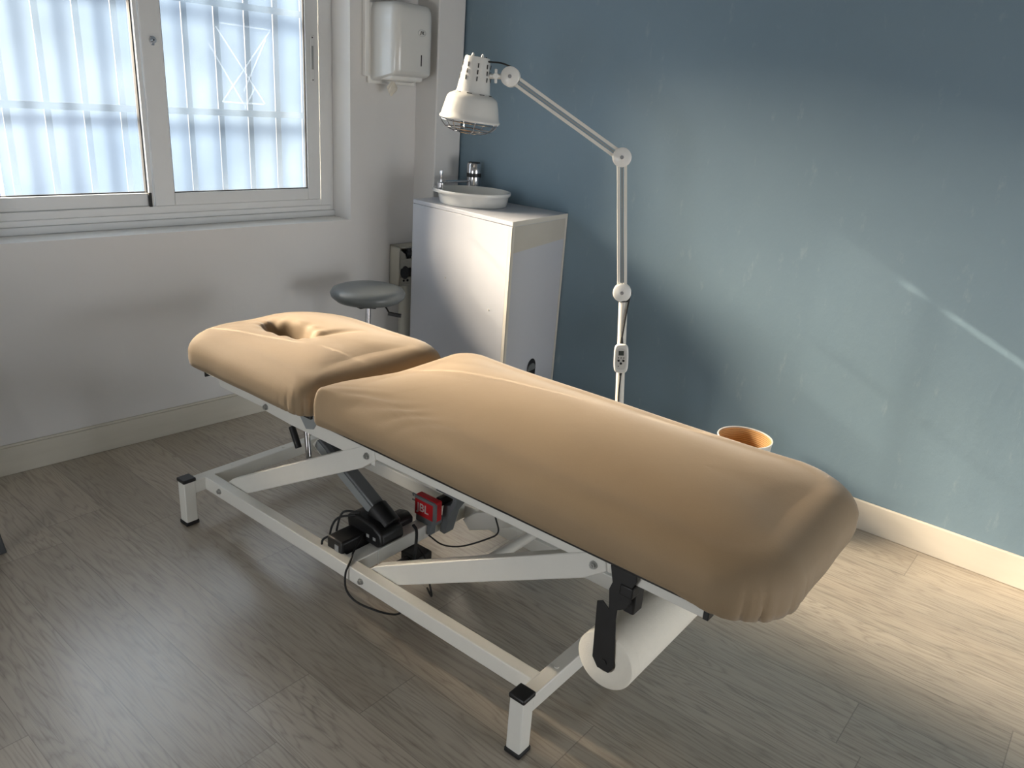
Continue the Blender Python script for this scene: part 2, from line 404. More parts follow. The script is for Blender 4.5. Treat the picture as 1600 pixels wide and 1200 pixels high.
# right sash (front track)
bm = NB(); d0, d1 = .140, .168
box(bm, (-.700, d0, SB), (-.632, d1, ST)); box(bm, (-1.428, d0, SB), (-1.345, d1, ST))
box(bm, (-1.345, d0, SB), (-.700, d1, GB)); box(bm, (-1.345, d0, GT), (-.700, d1, ST))
rs = wl('sliding_sash', bm, 'alu', .003)
bm = NB()
for lo, hi in (((-1.346, .148, GB-.001), (-1.341, .160, GT)), ((-.704, .148, GB-.001), (-.699, .160, GT)), ((-1.346, .148, GB-.002), (-.699, .160, GB+.004))): box(bm, lo, hi)
wl('glazing_gasket', bm, 'rubber')
bm = NB(); pane(bm, -1.344, -.703, .155, GB+.003, GT); wl('frosted_pane', bm, 'frost')
# left sash (rear track)
bm = NB(); d0, d1 = .176, .204
box(bm, (WL+FW, d0, SB), (WL+FW+.06, d1, ST)); box(bm, (-1.50, d0, SB), (-1.432, d1, ST))
bm2 = NB(); box(bm2, (-1.446, .150, SB), (-1.430, .206, ST)); wl('window_divider', bm2, 'alu', .002)
box(bm, (WL+FW+.06, d0, SB), (-1.50, d1, GB)); box(bm, (WL+FW+.06, d0, GT), (-1.50, d1, ST))
bm.free(); bm = NB()
box(bm, (WL+FW, d0, SB), (WL+FW+.05, d1, ST)); box(bm, (WL+FW+.05, d0-.02, SB), (-1.446, d1, GB)); box(bm, (WL+FW+.05, d0, GT), (-1.446, d1, ST))
wl('fixed_sash', bm, 'alu', .003)
bm = NB(); box(bm, (WL+FW+.048, .184, GB-.001), (-1.446, .196, GB+.004)); box(bm, (-1.450, .170, GB), (-1.446, .196, GT)); box(bm, (-1.452, .143, SB-.002), (-1.440, .152, SB+.055))
wl('glazing_gasket', bm, 'rubber')
bm = NB(); pane(bm, WL+FW+.05, -1.450, .190, GB+.003, GT); wl('frosted_pane', bm, 'frost')
# lock on the divider, recessed pull on the right stile
lk = NB(); cyl(lk, (-1.385, .140, 1.612), (-1.385, .128, 1.612), .013, n=24); cyl(lk, (-1.385, .128, 1.612), (-1.385, .125, 1.612), .008, .007, n=24)
prism(lk, [Vector((-1.393, .139, 1.626)), Vector((-1.377, .139, 1.626)), Vector((-1.379, .139, 1.592)), Vector((-1.391, .139, 1.592))], Vector((0, -.004, 0)))
l_ = wl('window_lock', lk, 'chrome', .001)
k = NB(); cyl(k, (-1.385, .1255, 1.612), (-1.385, .1245, 1.612), .003, n=10); link('keyhole', k, 'ink', l_)
hb = NB(); box(hb, (-.676, .136, 1.50), (-.656, .141, 1.70)); h_ = wl('sash_pull', hb, 'alu', .004)
hb = NB(); box(hb, (-.671, .1345, 1.555), (-.661, .1375, 1.655)); link('recess', hb, 'alu_grey', h_, bevel=.002)
hb = NB(); cyl(hb, (-.666, .137, 1.69), (-.666, .1345, 1.69), .003, n=10); cyl(hb, (-.666, .137, 1.51), (-.666, .1345, 1.51), .003, n=10); link('screw', hb, 'ink', h_)
# faint taped hourglass figure on the outside of the right pane
bm = NB()
def onp(px, pz): return Vector((px, .1595, pz))
fig = [((-1.11, 1.69), (-.90, 1.395)), ((-.86, 1.70), (-1.10, 1.395)), ((-1.10, 1.395), (-.905, 1.392)), ((-1.09, 1.705), (-.86, 1.70)), ((-1.145, 1.62), (-.99, 1.37)), ((-.885, 1.66), (-1.0, 1.44)), ((-1.0, 1.37), (-.945, 1.46))]
for a, b in fig: bar(bm, onp(*a), onp(*b), .0015, .006, (0, 1, 0))
wl('tape_figure', bm, 'tape')
# security bars outside
gr = thing('window_grille', 'painted metal security bars outside the frosted window', 'window bars', CN)
gr.rotation_euler = (0, 0, WROT)
for i in range(-3, 10):
    u = -1.884+.1413*i
    if u < -2.35 or u > -.5: continue
    bm = NB(); box(bm, (u-.012, .300, .80), (u+.012, .312, 2.35)); link('upright_bar', bm, 'bars', gr, bevel=.002)
for z in (.90, 1.345, 1.79, 2.26):
    bm = NB(); box(bm, (-2.4, .288, z-.014), (-.45, .300, z+.014)); link('cross_bar', bm, 'bars', gr, bevel=.002)

# ================================================================== COUCH
couch = thing('massage_table', 'electric massage table with taupe stretch covers on a white steel scissor frame', 'massage table', G(.77, .355, 0))
def part(name, bm, mat, bevel=0, smooth=False, parent=couch, **k): return link(name, bm, mat, parent, smooth=smooth, bevel=bevel, **k)
def GP(a, b, c): return G(a, b, c)
VC = .355
VN, VF = .08, .63      # outer faces of the base rails
# base legs with caps and feet
for u0 in (0.0, 1.50):
    for v0 in (0.0, .665):
        bm = NB(); box(bm, (u0, v0, .010), (u0+.042, v0+.042, .168), GP); leg = part('leg', bm, 'white_steel', .003)
        bm = NB(); box(bm, (u0-.003, v0-.003, .166), (u0+.045, v0+.045, .180), GP); link('leg_cap', bm, 'black', leg, bevel=.004, seg=3)
        bm = NB(); box(bm, (u0-.003, v0-.003, 0), (u0+.045, v0+.045, .014), GP); link('rubber_foot', bm, 'rubber', leg, bevel=.003)
# end rails and side rails of the base
for u0 in (.0, 1.50):
    bm = NB(); box(bm, (u0+.001, .040, .118), (u0+.041, .667, .167), GP); part('end_rail', bm, 'white_steel', .003)
for v0 in (VN, VF-.037):
    bm = NB(); box(bm, (.035, v0, .118), (1.505, v0+.037, .168), GP); part('side_rail', bm, 'white_steel', .003)
bm = NB(); box(bm, (.725, VN+.03, .120), (.776, VF-.03, .1685), GP); part('cross_beam', bm, 'white_steel', .003)
# upper frame
RZ0, RZ1 = .528, .566
for v0 in (.1225, .5475):
    bm = NB(); box(bm, (-.338, v0, RZ0), (.93, v0+.04, RZ1), GP)
    # plate that widens towards the head hinge
    s = v0
    prism(bm, [G(.66, s-.0005, RZ1), G(.93, s-.0005, RZ1-.006), G(1.19, s-.0005, .548), G(1.19, s-.0005, .512), G(1.05, s-.0005, .506), G(.66, s-.0005, .506)], BV*.0045)
    r = part('upper_rail', bm, 'white_steel', .002)
    bm = NB(); box(bm, (-.350, v0-.001, RZ0-.002), (-.337, v0+.041, RZ1), GP); link('end_cap', bm, 'black', r, bevel=.002)
    # head section rail
    bm = NB(); prism(bm, [G(.95, s+.006, .516), G(1.445, s+.006, .514), G(1.46, s+.006, .560), G(.95, s+.006, .556)], BV*.025)
    prism(bm, [G(1.40, s+.031, .518), G(1.575, s+.031, .520), G(1.575, s+.031, .560), G(1.40, s+.031, .556)], BV*.025)
    r2 = part('head_rail', bm, 'white_steel', .002)
    bm = NB(); box(bm, (1.574, s+.028, .508), (1.580, s+.058, .562), GP); link('end_cap', bm, 'black', r2)
for u0 in (-.30, .28, .86):
    bm = NB(); box(bm, (u0, .16, .532), (u0+.04, .55, .565), GP); part('frame_crossbar', bm, 'white_steel', .002)
bm = NB(); box(bm, (1.50, .17, .524), (1.535, .54, .556), GP); part('frame_crossbar', bm, 'white_steel', .002)
bm = NB(); box(bm, (.965, .13, .515), (.99, .58, .562), GP); prism(bm, [G(.90, .118, .574), G(1.01, .118, .572), G(.965, .118, .520), G(.93, .118, .530)], BV*.012)
part('hinge_bracket', bm, 'alu_grey', .002)
# padded boards under the covers
bm = NB(); box(bm, (-.36, .10, .565), (.87, .61, .580), GP); part('base_board', bm, 'black', .004)
bm = NB(); box(bm, (.93, .11, .562), (1.50, .61, .580), GP); part('base_board', bm, 'black', .004)
# scissor arms
def arm(u0, z0, u1, z1, vs, w_=.033, h=.062):
    p, q = Vector((u0, z0)), Vector((u1, z1)); d = (q-p).normalized(); t = Vector((-d.y, d.x)); bm = NB()
    pts = [p-d*.035-t*(h*.25), p-d*.02+t*(h*.42), p+d*.05+t*(h/2), q-d*.04+t*(h/2), q+d*.030+t*(h*.30), q+d*.038-t*(h*.2), q+d*.01-t*(h/2), p+d*.03-t*(h/2)]
    pts = [G(a.x, vs, a.y) for a in pts]
    prism(bm, pts, BV*w_)
    return bm
for vs in (.1195, .558):
    for (a, b, c, d) in ((1.405, .145, .690, .529), (.665, .140, -.072, .532)):
        part('scissor_arm', arm(a, b, c, d, vs), 'white_steel', .003)
# bolts
def bolt(u, v, z, r=.009, sgn=-1, nm='bolt'):
    bm = NB(); cyl(bm, G(u, v, z), G(u, v+sgn*.003, z), r*1.35, n=20); cyl(bm, G(u, v+sgn*.003, z), G(u, v+sgn*.009, z), r, n=6); cyl(bm, G(u, v+sgn*.009, z), G(u, v+sgn*.011, z), r*.5, n=12)
    return part(nm, bm, 'bolt')
for (u, v, z) in ((1.412, .08, .145), (.669, .08, .141), (.690, .1195, .529), (-.072, .1195, .532), (1.172, .1215, .527)): bolt(u, v, z, .0075)
for (u, v, z) in ((.69, .558, .529), (-.072, .558, .532), (1.125, .29, .360)): bolt(u, v, z, .007)
for u, v in ((1.52, .20), (1.52, .42), (1.52, .60), (.02, .16)):
    bm = NB(); cyl(bm, G(u, v, .167), G(u, v, .1695), .006, n=14); part('rivet', bm, 'white_steel')
# torsion tubes joining the arms
bm = NB(); cyl(bm, G(1.03, .15, .345), G(1.03, .56, .345), .016); part('torsion_tube', bm, 'white_steel', smooth=True)
bm = NB(); cyl(bm, G(.28, .15, .345), G(.28, .56, .345), .016); part('torsion_tube', bm, 'white_steel', smooth=True)
# lifting motor: column, black head, control box
pA, pB = G(.775, .26, .243), G(1.07, .26, .400)
ac = NB(); bar(ac, pA, pB, .046, .046, BV); act = part('lifting_column', ac, 'grey_motor', .004)
for s in (-1, 1):
    ac = NB(); bar(ac, pA+BV*.0245*s, pB+BV*.0245*s, .004, .030, BV); link('column_rail', ac, 'alu_grey', act)
ac = NB(); prism(ac, [G(1.12, .28, .385), G(1.15, .28, .355), G(1.09, .28, .315), G(1.05, .28, .350)], BV*.004); prism(ac, [G(1.12, .32, .385), G(1.15, .32, .355), G(1.09, .32, .315), G(1.05, .32, .350)], BV*.004)
part('motor_bracket', ac, 'white_steel')
ac = NB(); cyl(ac, G(1.00, .27, .372), G(1.06, .27, .400), .022); part('motor_head', ac, 'dark_grey', .002)
mb = NB(); cyl(mb, pA+(pB-pA).normalized()*.035, pA-(pB-pA).normalized()*.045, .036, n=28); part('motor_collar', mb, 'black', .004, seg=3)
mb = NB(); prism(mb, [G(.875, .195, .235), G(.82, .195, .252), G(.75, .195, .244), G(.712, .195, .225), G(.705, .195, .190), G(.73, .195, .171), G(.865, .195, .176)], BV*.095); m_ = part('motor_housing', mb, 'black', .010, seg=3)
mb = NB()
link_l = []
for u in (.735, .765):
    mb = NB(); box(mb, (u, .1935, .196), (u+.012, .1955, .207), GP); link('plug_socket', mb, 'label', m_)
mb = NB(); box(mb, (.785, .105, .140), (.858, .34, .205), GP); cb_ = part('control_box', mb, 'black', .008, seg=3)
mb = NB(); box(mb, (.800, .1035, .150), (.818, .1055, .190), GP); link('rating_plate', mb, 'label', cb_)
mb = NB(); prism(mb, [G(.835, .30, .172), G(.83, .30, .198), G(.79, .30, .208), G(.765, .30, .195), G(.765, .30, .172)], BV*.085); part('junction_block', mb, 'black', .006)
mb = NB(); box(mb, (.66, .30, .085), (.735, .37, .118), GP); cyl(mb, G(.70, .26, .09), G(.70, .30, .09), .02); part('transformer', mb, 'black', .006)
mb = NB(); box(mb, (.700, .44, .232), (.72, .60, .262), GP); part('adapter_rail', mb, 'black', .003)
# gas spring and pull handle under the head section
gs = NB(); cyl(gs, G(1.078, .20, .515), G(1.058, .20, .300), .0095); part('gas_spring', gs, 'chrome', smooth=True)
gs = NB(); cyl(gs, G(1.155, .20, .500), G(1.150, .20, .44), .005); hs = part('release_lever', gs, 'chrome', smooth=True)
gs = NB(); cyl(gs, G(1.151, .20, .444), G(1.117, .20, .378), .011); link('lever_grip', gs, 'rubber', hs, bevel=.002)
# cables
def cable(pts, r, nm='cable'):
    bm = NB(); tube(bm, pts, r); return part(nm, bm, 'rubber', smooth=True)
cable([G(.80, .22, .21), G(.765, .14, .185), G(.738, .10, .1735), G(.722, .075, .168), G(.722, .066, .148), G(.718, .063, .105), G(.695, .066, .078), G(.655, .076, .066), G(.60, .11, .05), G(.60, .17, .015), G(.64, .22, .006)], .0032)
cable([G(.69, .31, .225), G(.665, .30, .215), G(.640, .27, .165), G(.635, .25, .10), G(.66, .27, .07), G(.70, .28, .09)], .005)
cable([G(.835, .20, .245), G(.885, .17, .225), G(.885, .14, .185), G(.855, .125, .150), G(.83, .13, .145)], .0035)
cable([G(.825, .21, .255), G(.875, .185, .245), G(.875, .16, .20), G(.84, .13, .190)], .0035)
cable([G(.86, .12, .195), G(.872, .10, .18), G(.870, .10, .135), G(.855, .11, .130)], .0035)
cable([G(.70, .39, .15), G(.655, .41, .125), G(.60, .44, .13), G(.53, .48, .17), G(.50, .50, .20), G(.515, .50, .25)], .0028)
cable([G(.67, .30, .17), G(.625, .30, .14), G(.605, .30, .07), G(.60, .31, .006), G(.64, .33, .006)], .0032)
zt = NB(); box(zt, (.7235, .195, .118), (.7245, .198, .170), GP); part('cable_tie', zt, 'white_plastic')

# ---- padded sections
def outline(u0, u1, v0, v1, radii, n=44):
    """rounded rectangle; radii (ru, rv) at (u0,v0),(u1,v0),(u1,v1),(u0,v1), evenly resampled"""
    pts = []
    cs = [(u0, v0, 1, 1, PI), (u1, v0, -1, 1, 1.5*PI), (u1, v1, -1, -1, 0), (u0, v1, 1, -1, .5*PI)]
    for (cu, cv, su, sv, a0), (ru, rv) in zip(cs, radii):
        for i in range(n+1):
            a = a0+.5*PI*i/n; pts.append((cu+su*ru+ru*math.cos(a), cv+sv*rv+rv*math.sin(a)))
    P = [Vector((a, b)) for a, b in pts]; L = [0]
    for i in range(len(P)): L.append(L[-1]+(P[(i+1) % len(P)]-P[i]).length)
    return P, L
def resample(P, L, m):
    out = []; T = L[-1]; k = 0
    for i in range(m):
        s = T*i/m
        while L[k+1] < s: k += 1
        t = (s-L[k])/max(1e-9, L[k+1]-L[k]); out.append(P[k].lerp(P[(k+1) % len(P)], t))
    return out
def cushion(name, u0, u1, v0, v1, radii, z0, z1, crown, side, zfun=None, gather=None, sharp=lambda p: 1, drop=lambda p: 0, m=520, nt=46):
    P, L = outline(u0, u1, v0, v1, radii); O = resample(P, L, m); bm = NB()
    cv = (v0+v1)/2; half = (v1-v0)/2*.98; au, bu = u0+half, u1-half
    rings = []
    # profile: (inset, height fraction) for the side, then the top
    prof = [(.055, 0.0), (.018, -.01), (.004, .06), (0.0, .22), (.001, .36)]
    rr = side
    for i in range(1, 9):
        a = .5*PI*i/8; prof.append((rr*(1-math.cos(a)), .36+(.64)*math.sin(a)*.94))
    def med(p): return Vector((min(max(p.x, au), bu), cv))
    for (ins, hf) in prof:
        ring = []
        for i, p in enumerate(O):
            q = med(p); d = (q-p); l = d.length; x = p+d*(min(ins*sharp(p)/max(l, 1e-6), 1))
            g = 0
            if gather: g = gather(p, hf, i/m)
            nrm = -d.normalized(); x = x+nrm*g
            ring.append(Vector((x.x, x.y, z0+(z1-z0)*hf-drop(p)*max(0, 1-hf/.4))))
        rings.append(ring)
    last_in = prof[-1][0]; hl = prof[-1][1]
    for k in range(1, nt+1):
        t = k/nt; ring = []
        for p in O:
            q = med(p); d = q-p; l = max(d.length, 1e-6); s0 = min(last_in*sharp(p)/l, 1); s = s0+(1-s0)*t
            x = p+d*s; dd = max(0, l*s-last_in*sharp(p)); e_ = 1-math.exp(-dd/.045); cu_ = (u0+u1)/2; a_ = min(1, abs(x.x-cu_)/((u1-u0)/2-side*.98)); b_ = min(1, abs(x.y-cv)/((v1-v0)/2-side*.98)); zz = z0+(z1-z0)*(hl+(1-hl)*e_)+crown*e_*(1-b_**2.4)*(1-a_**5)
            ring.append(Vector((x.x, x.y, zz)))
        rings.append(ring)
    # flatten the medial line and close
    V = []
    for ring in rings:
        row = []
        for p in ring:
            z = p.z
            if zfun and z > z0+.35*(z1-z0): z += zfun(p.x, p.y)*min(1, (z-z0-.35*(z1-z0))/(.45*(z1-z0)))
            row.append(bm.verts.new(G(p.x, p.y, z)))
        V.append(row)
    for a in range(len(V)-1):
        for i in range(m):
            j = (i+1) % m; bm.faces.new((V[a][i], V[a][j], V[a+1][j], V[a+1][i]))
    bm.faces.new(list(reversed(V[0])))
    c = bmesh.ops.remove_doubles(bm, verts=V[-1], dist=.0015)
    bmesh.ops.contextual_create(bm, geom=[e for e in bm.edges if e.is_boundary])
    o = part(name, bm, 'cover', smooth=True)
    return o
def wr(x, y, s): # smooth value noise from sines
    return (math.sin(x*s+1.3*math.sin(y*s*.7))+math.sin(y*s*1.3+1.7*math.sin(x*s*.6)+2.1))*.5
# main section
def gather_main(p, hf, t):
    g = .0
    low = max(0, 1-hf/.75)
    du, dv = p.x-(-.49), p.y-.06
    c1 = math.exp(-((du/.13)**2+(dv/.15)**2))              # near foot corner
    a = p.x*1.0-p.y*1.0
    ph = math.sin(a*118+.8*math.sin(a*31)); g -= .0055*c1*low*max(0, ph)**3*1.6
    g += .0018*math.sin(a*60)*low*c1
    g += .0016*low*wr(p.x, p.y, 26)
    return g
def z_main(x, y):
    z = .0012*wr(x, y, 9)
    # soft creases on the near flank
    f = math.exp(-((y-.13)/.05)**2)*math.exp(-((x-.60)/.17)**2)
    z += .0028*f*math.sin((x*1.0+y*1.6)*70+math.sin(x*23)*1.1)
    # falls away towards the near head corner and the foot
    return z
cushion('main_cushion', -.492, .878, .076, .732, ((.15, .15), (.012, .012), (.09, .09), (.17, .15)), .579, .694, .030, .085, z_main, gather_main, lambda p: 1+.25*max(0, min(1, (-.34-p.x)/.14))-.72*max(0, min(1, (p.x-.74)/.12))*max(0, min(1, (.36-p.y)/.2)), lambda p: .014*max(0, min(1, (-.28-p.x)/.10)))
# head section
HU, HV = 1.385, .365
def gather_head(p, hf, t):
    low = max(0, 1-hf/.8); du, dv = p.x-.93, p.y-.06
    c = math.exp(-((du/.07)**2+(dv/.09)**2)); a = p.x-p.y
    return -.007*c*low*max(0, math.sin(a*165+.6))**2 + .0012*low*wr(p.x, p.y, 30)
def z_head(x, y):
    a, b = (x-HU)/.115, (y-HV)/.062
    r2 = a*a+b*b; z = -.118/(1+math.exp((math.sqrt(r2)-.80)*9.0))
    z += -.016*math.exp(-r2*.32)
    # tucked crease running from the hole across the cushion
    for (x0, y0, x1, y1, dp, wd) in ((1.27, .375, 1.205, .53, .018, .020), (1.28, .335, 1.235, .28, .008, .016), (1.49, .37, 1.52, .44, .010, .022)):
        dx, dy = x1-x0, y1-y0; t = max(0, min(1, ((x-x0)*dx+(y-y0)*dy)/(dx*dx+dy*dy)))
        d = math.hypot(x-x0-dx*t, y-y0-dy*t); z -= dp*(1-t*.9)*math.exp(-(d/wd)**2)
    z += .0012*wr(x, y, 11)
    ang = math.atan2(b, a); z += .0022*math.sin(ang*11+math.sin(ang*3))*math.exp(-((math.sqrt(r2)-1.15)/.35)**2)
    return z
cushion('head_cushion', .905, 1.655, .068, .700, ((.06, .06), (.15, .24), (.30, .26), (.10, .10)), .575, .690, .016, .085, z_head, gather_head, lambda p: 1+.3*max(0, min(1, (1.02-p.x)/.10)), nt=70)

# ---- paper roll and its holder
holder_v = .112
bm = NB()
hp = [(-.120, .560), (-.184, .566), (-.188, .548), (-.176, .520), (-.180, .490), (-.172, .470), (-.150, .456), (-.150, .430), (-.162, .305), (-.150, .283), (-.120, .283), (-.104, .305), (-.098, .455), (-.112, .462), (-.130, .448), (-.124, .500), (-.130, .520)]
prism(bm, [G(a, holder_v-.004, b) for a, b in hp], BV*.004)
hold = part('roll_holder', bm, 'black_steel', .001)
bm = NB(); box(bm, (-.178, .135, .44), (-.150, .175, .528), GP); box(bm, (-.184, .105, .500), (-.150, .14, .528), GP); link('clamp', bm, 'black_steel', hold, bevel=.004)
bm = NB(); box(bm, (-.160, .145, .428), (-.125, .56, .445), GP)
bm.free(); bm = NB(); cyl(bm, G(-.134, .106, .305), G(-.134, .60, .305), .009); link('spindle', bm, 'black_steel', hold, smooth=True)
bm = NB(); box(bm, (-.155, .560, .30), (-.115, .565, .55), GP); link('rear_plate', bm, 'black_steel', hold)
roll = NB(); n = 72; Rr, rc = .0735, .027; RC = (-.134, .305); v0, v1 = .114, .545
def ring(v, r, wob=0): return [roll.verts.new(G(RC[0]+r*math.cos(2*PI*i/n)*(1+wob*math.sin(i*.35)), v, RC[1]+r*math.sin(2*PI*i/n))) for i in range(n)]
RS = [ring(v0+.006, rc), ring(v0, rc+.002), ring(v0, Rr-.003, .004), ring(v0+.003, Rr, .004), ring(v0+.03, Rr, .004), ring(v0+.0305, Rr-.0006, .004), ring(v0+.031, Rr, .004), ring(v1-.003, Rr, .004), ring(v1, Rr-.003), ring(v1, rc)]
for a in range(len(RS)-1):
    for i in range(n):
        j = (i+1) % n; roll.faces.new((RS[a][i], RS[a][j], RS[a+1][j], RS[a+1][i]))
for i in range(n):
    j = (i+1) % n; roll.faces.new((RS[-1][i], RS[-1][j], RS[0][j], RS[0][i]))
ro = thing('paper_roll', 'large white couch paper roll hanging under the foot end of the massage table', 'paper roll', G(RC[0], .33, RC[1]-Rr))
link('paper', roll, 'paper', ro, smooth=True)
cr = NB(); n2 = 40
def cring(v, r): return [cr.verts.new(G(RC[0]+r*math.cos(2*PI*i/n2), v, RC[1]+r*math.sin(2*PI*i/n2))) for i in range(n2)]
CR = [cring(v0-.001, rc), cring(v1+.001, rc), cring(v1+.001, rc-.002), cring(v0-.001, rc-.002)]
for a in range(4):
    for i in range(n2):
        j = (i+1) % n2; cr.faces.new((CR[a][i], CR[a][j], CR[(a+1) % 4][j], CR[(a+1) % 4][i]))
link('cardboard_core', cr, 'cardboard', ro, smooth=True)
reroot(ro)

# ---- little red speaker with its grey strap bracket
spk = thing('bluetooth_speaker', 'small red speaker with grey edge on the white beam under the massage table', 'speaker', G(.725, .42, .168))
sv0, sv1 = .395, .428
bm = NB(); box(bm, (.678, sv0+.004, .198), (.774, sv1, .270), GP); link('speaker_body', bm, 'red', spk, bevel=.006, seg=3)
bm = NB()
prism(bm, [G(a, sv0, b) for a, b in ((.678, .202), (.690, .202), (.690, .257), (.774, .257), (.774, .268), (.683, .268), (.678, .263))], BV*.010)
link('rubber_edge', bm, 'grey_rubber', spk, bevel=.002)
bm = NB(); box(bm, (.6915, sv0+.002, .199), (.773, sv0+.006, .256), GP); gf = link('speaker_grille', bm, 'red', spk, bevel=.001)
text('speaker_logo', 'JBL', .040, G(.736, sv0+.0015, .229), -BU, (0, 0, 1), 'letter', spk, .0004, bold=.0006)
bm = NB(); box(bm, (.765, sv0+.006, .240), (.790, sv0+.010, .244), GP); tube(bm, [G(.775, sv0+.01, .262), G(.786, sv0+.006, .266), G(.782, sv0+.004, .258)], .002); link('strap_loop', bm, 'grey_rubber', spk)
reroot(spk)
brk = thing('speaker_bracket', 'grey plastic saddle bracket beside the red speaker on the white cross beam', 'bracket', G(.72, .46, .168))
bm = NB()
prism(bm, [G(.735, .455, .275), G(.660, .455, .272), G(.668, .455, .245), G(.700, .455, .235), G(.712, .455, .130), G(.690, .455, .128), G(.668, .455, .215), G(.645, .455, .250), G(.645, .455, .290), G(.735, .455, .302)], BV*.045)
link('saddle', bm, 'grey_rubber', brk, bevel=.003)
bm = NB(); prism(bm, [G(.700, .405, .196), G(.722, .405, .196), G(.7225, .405, .135), G(.705, .405, .140)], BV*.022); box(bm, (.70, .405, .170), (.775, .455, .196), GP); link('tongue', bm, 'grey_rubber', brk, bevel=.002)
reroot(brk)
reroot(couch)

# ================================================================== CABINET, BASIN, TAP
FR, FL, BR, BL = Vector((2.523, 2.063, 0)), Vector((2.608, 2.761, 0)), Vector((2.985, 2.113, 0)), Vector((2.985, 2.775, 0))
ZT = 1.010
cab = thing('wash_cabinet', 'tall white melamine wash cabinet standing in the corner against the blue wall', 'cabinet', (FR+BL)/2)
def quad_slab(bm, P, z0, z1):
    prism(bm, [Vector((p.x, p.y, z0)) for p in P], Vector((0, 0, z1-z0)))
def lerp(a, b, t): return a+(b-a)*t
bm = NB(); quad_slab(bm, [FR, BR, BL, FL], ZT-.019, ZT); link('top_panel', bm, 'melamine', cab, bevel=.0015)
e = (FL-FR).normalized(); dn = (BR-FR).normalized()
bm = NB(); quad_slab(bm, [FR+e*.021, FL, FL+Vector((.019, 0, 0)), FR+e*.021+Vector((.019, 0, 0))], 0, ZT-.0205); link('front_panel', bm, 'melamine', cab, bevel=.001)
bm = NB(); quad_slab(bm, [FR, FR+dn*.45, FR+dn*.45+e*.019, FR+e*.019], 0, ZT-.0205)
# cable hole near the bottom of the side: cut as an arch
bmesh.ops.remove_doubles(bm, verts=bm.verts, dist=1e-6)
sp_ = link('side_panel', bm, 'melamine', cab)
bm = NB(); quad_slab(bm, [BR+e*.0, BL, BL-Vector((.012, 0, 0)), BR-Vector((.012, 0, 0))], 0, ZT-.0205); link('back_panel', bm, 'melamine', cab)
bm = NB(); quad_slab(bm, [FL+Vector((.0, -.018, 0)), BL+Vector((0, -.018, 0)), BL, FL], 0, ZT-.0205); link('side_panel', bm, 'melamine', cab)
nrm = dn.cross(Vector((0, 0, 1)))   # outward of side face
if nrm.y > 0: nrm = -nrm
bm = NB()
prism(bm, [FR+nrm*.0008, FR+dn*.016+nrm*.0008, FR+dn*.016+nrm*.0008+Vector((0, 0, ZT-.02)), FR+nrm*.0008+Vector((0, 0, ZT-.02))], nrm*.0012)
prism(bm, [FR+dn*.446+nrm*.0008, FR+dn*.462+nrm*.0008, FR+dn*.462+nrm*.0008+Vector((0, 0, ZT-.02)), FR+dn*.446+nrm*.0008+Vector((0, 0, ZT-.02))], nrm*.0012)
prism(bm, [FR+dn*.0+nrm*.0008+Vector((0, 0, ZT-.02)), FR+dn*.462+nrm*.0008+Vector((0, 0, ZT-.02)), FR+dn*.462+nrm*.0008+Vector((0, 0, ZT)), FR+nrm*.0008+Vector((0, 0, ZT))], nrm*.0012)
nf = Vector((-e.y, e.x, 0)); nf = nf if nf.x < 0 else -nf
prism(bm, [FR+nf*.0008+e*.0, FR+e*.018+nf*.0008, FR+e*.018+nf*.0008+Vector((0, 0, ZT-.022)), FR+nf*.0008+Vector((0, 0, ZT-.022))], nf*.0015)
link('edge_banding', bm, 'melamine_edge', cab)
bm = NB(); prism(bm, [FR+dn*.016+nrm*.0004+Vector((0, 0, ZT-.135)), FR+dn*.446+nrm*.0004+Vector((0, 0, ZT-.115)), FR+dn*.446+nrm*.0004+Vector((0, 0, ZT-.022)), FR+dn*.016+nrm*.0004+Vector((0, 0, ZT-.022))], nrm*.0008); link('filler_strip', bm, 'patch', cab)
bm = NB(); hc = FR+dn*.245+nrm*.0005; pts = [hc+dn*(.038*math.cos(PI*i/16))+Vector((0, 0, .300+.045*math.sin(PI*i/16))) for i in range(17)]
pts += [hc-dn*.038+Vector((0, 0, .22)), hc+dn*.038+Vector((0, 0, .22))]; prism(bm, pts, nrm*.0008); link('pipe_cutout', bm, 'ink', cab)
bm = NB()
pts2 = [hc+dn*(.034*math.cos(PI*i/16)-.004)+nrm*.001+Vector((0, 0, .290+.034*math.sin(PI*i/16))) for i in range(17)]; prism(bm, pts2, nrm*.006); link('pipe_cover', bm, 'grey_rubber', cab)
for t, z in ((.17, .60), (.62, .68)):
    p = lerp(FR, FL, t); bm = NB(); cyl(bm, p+Vector((0, 0, z)), p+nf*.002+Vector((0, 0, z)), .004, n=10); link('screw_cap', bm, 'melamine_edge', cab)

reroot(cab)

# basin
BC = Vector((2.765, 2.515, ZT))
ba = thing('countertop_basin', 'white ceramic basin sitting on the white wash cabinet', 'basin', BC)
bm = NB(); n = 64
def brow(sc, z, tab=1.0):
    row = []
    for i in range(n):
        a = 2*PI*i/n; c, s = math.cos(a), math.sin(a); r = .160*sc
        ex = 1+.10*tab*max(0, math.cos(a-2.3))**8
        row.append(bm.verts.new(BC+Vector((r*c*.98*ex, r*s*1.08*ex, z))))
    return row
rows = [brow(.94, .0, 0), brow(.97, .004, 0), brow(1.00, .030, 0), brow(1.02, .046, 0), brow(1.065, .052, 1), brow(1.075, .060, 1), brow(1.065, .066, 1), brow(1.02, .066, .6), brow(.995, .060, 0), brow(.93, .040, 0), brow(.75, .018, 0), brow(.35, .010, 0), brow(.06, .009, 0)]
bm.faces.new(list(reversed(rows[0])))
for a in range(len(rows)-1):
    for i in range(n):
        j = (i+1) % n; bm.faces.new((rows[a][i], rows[a][j], rows[a+1][j], rows[a+1][i]))
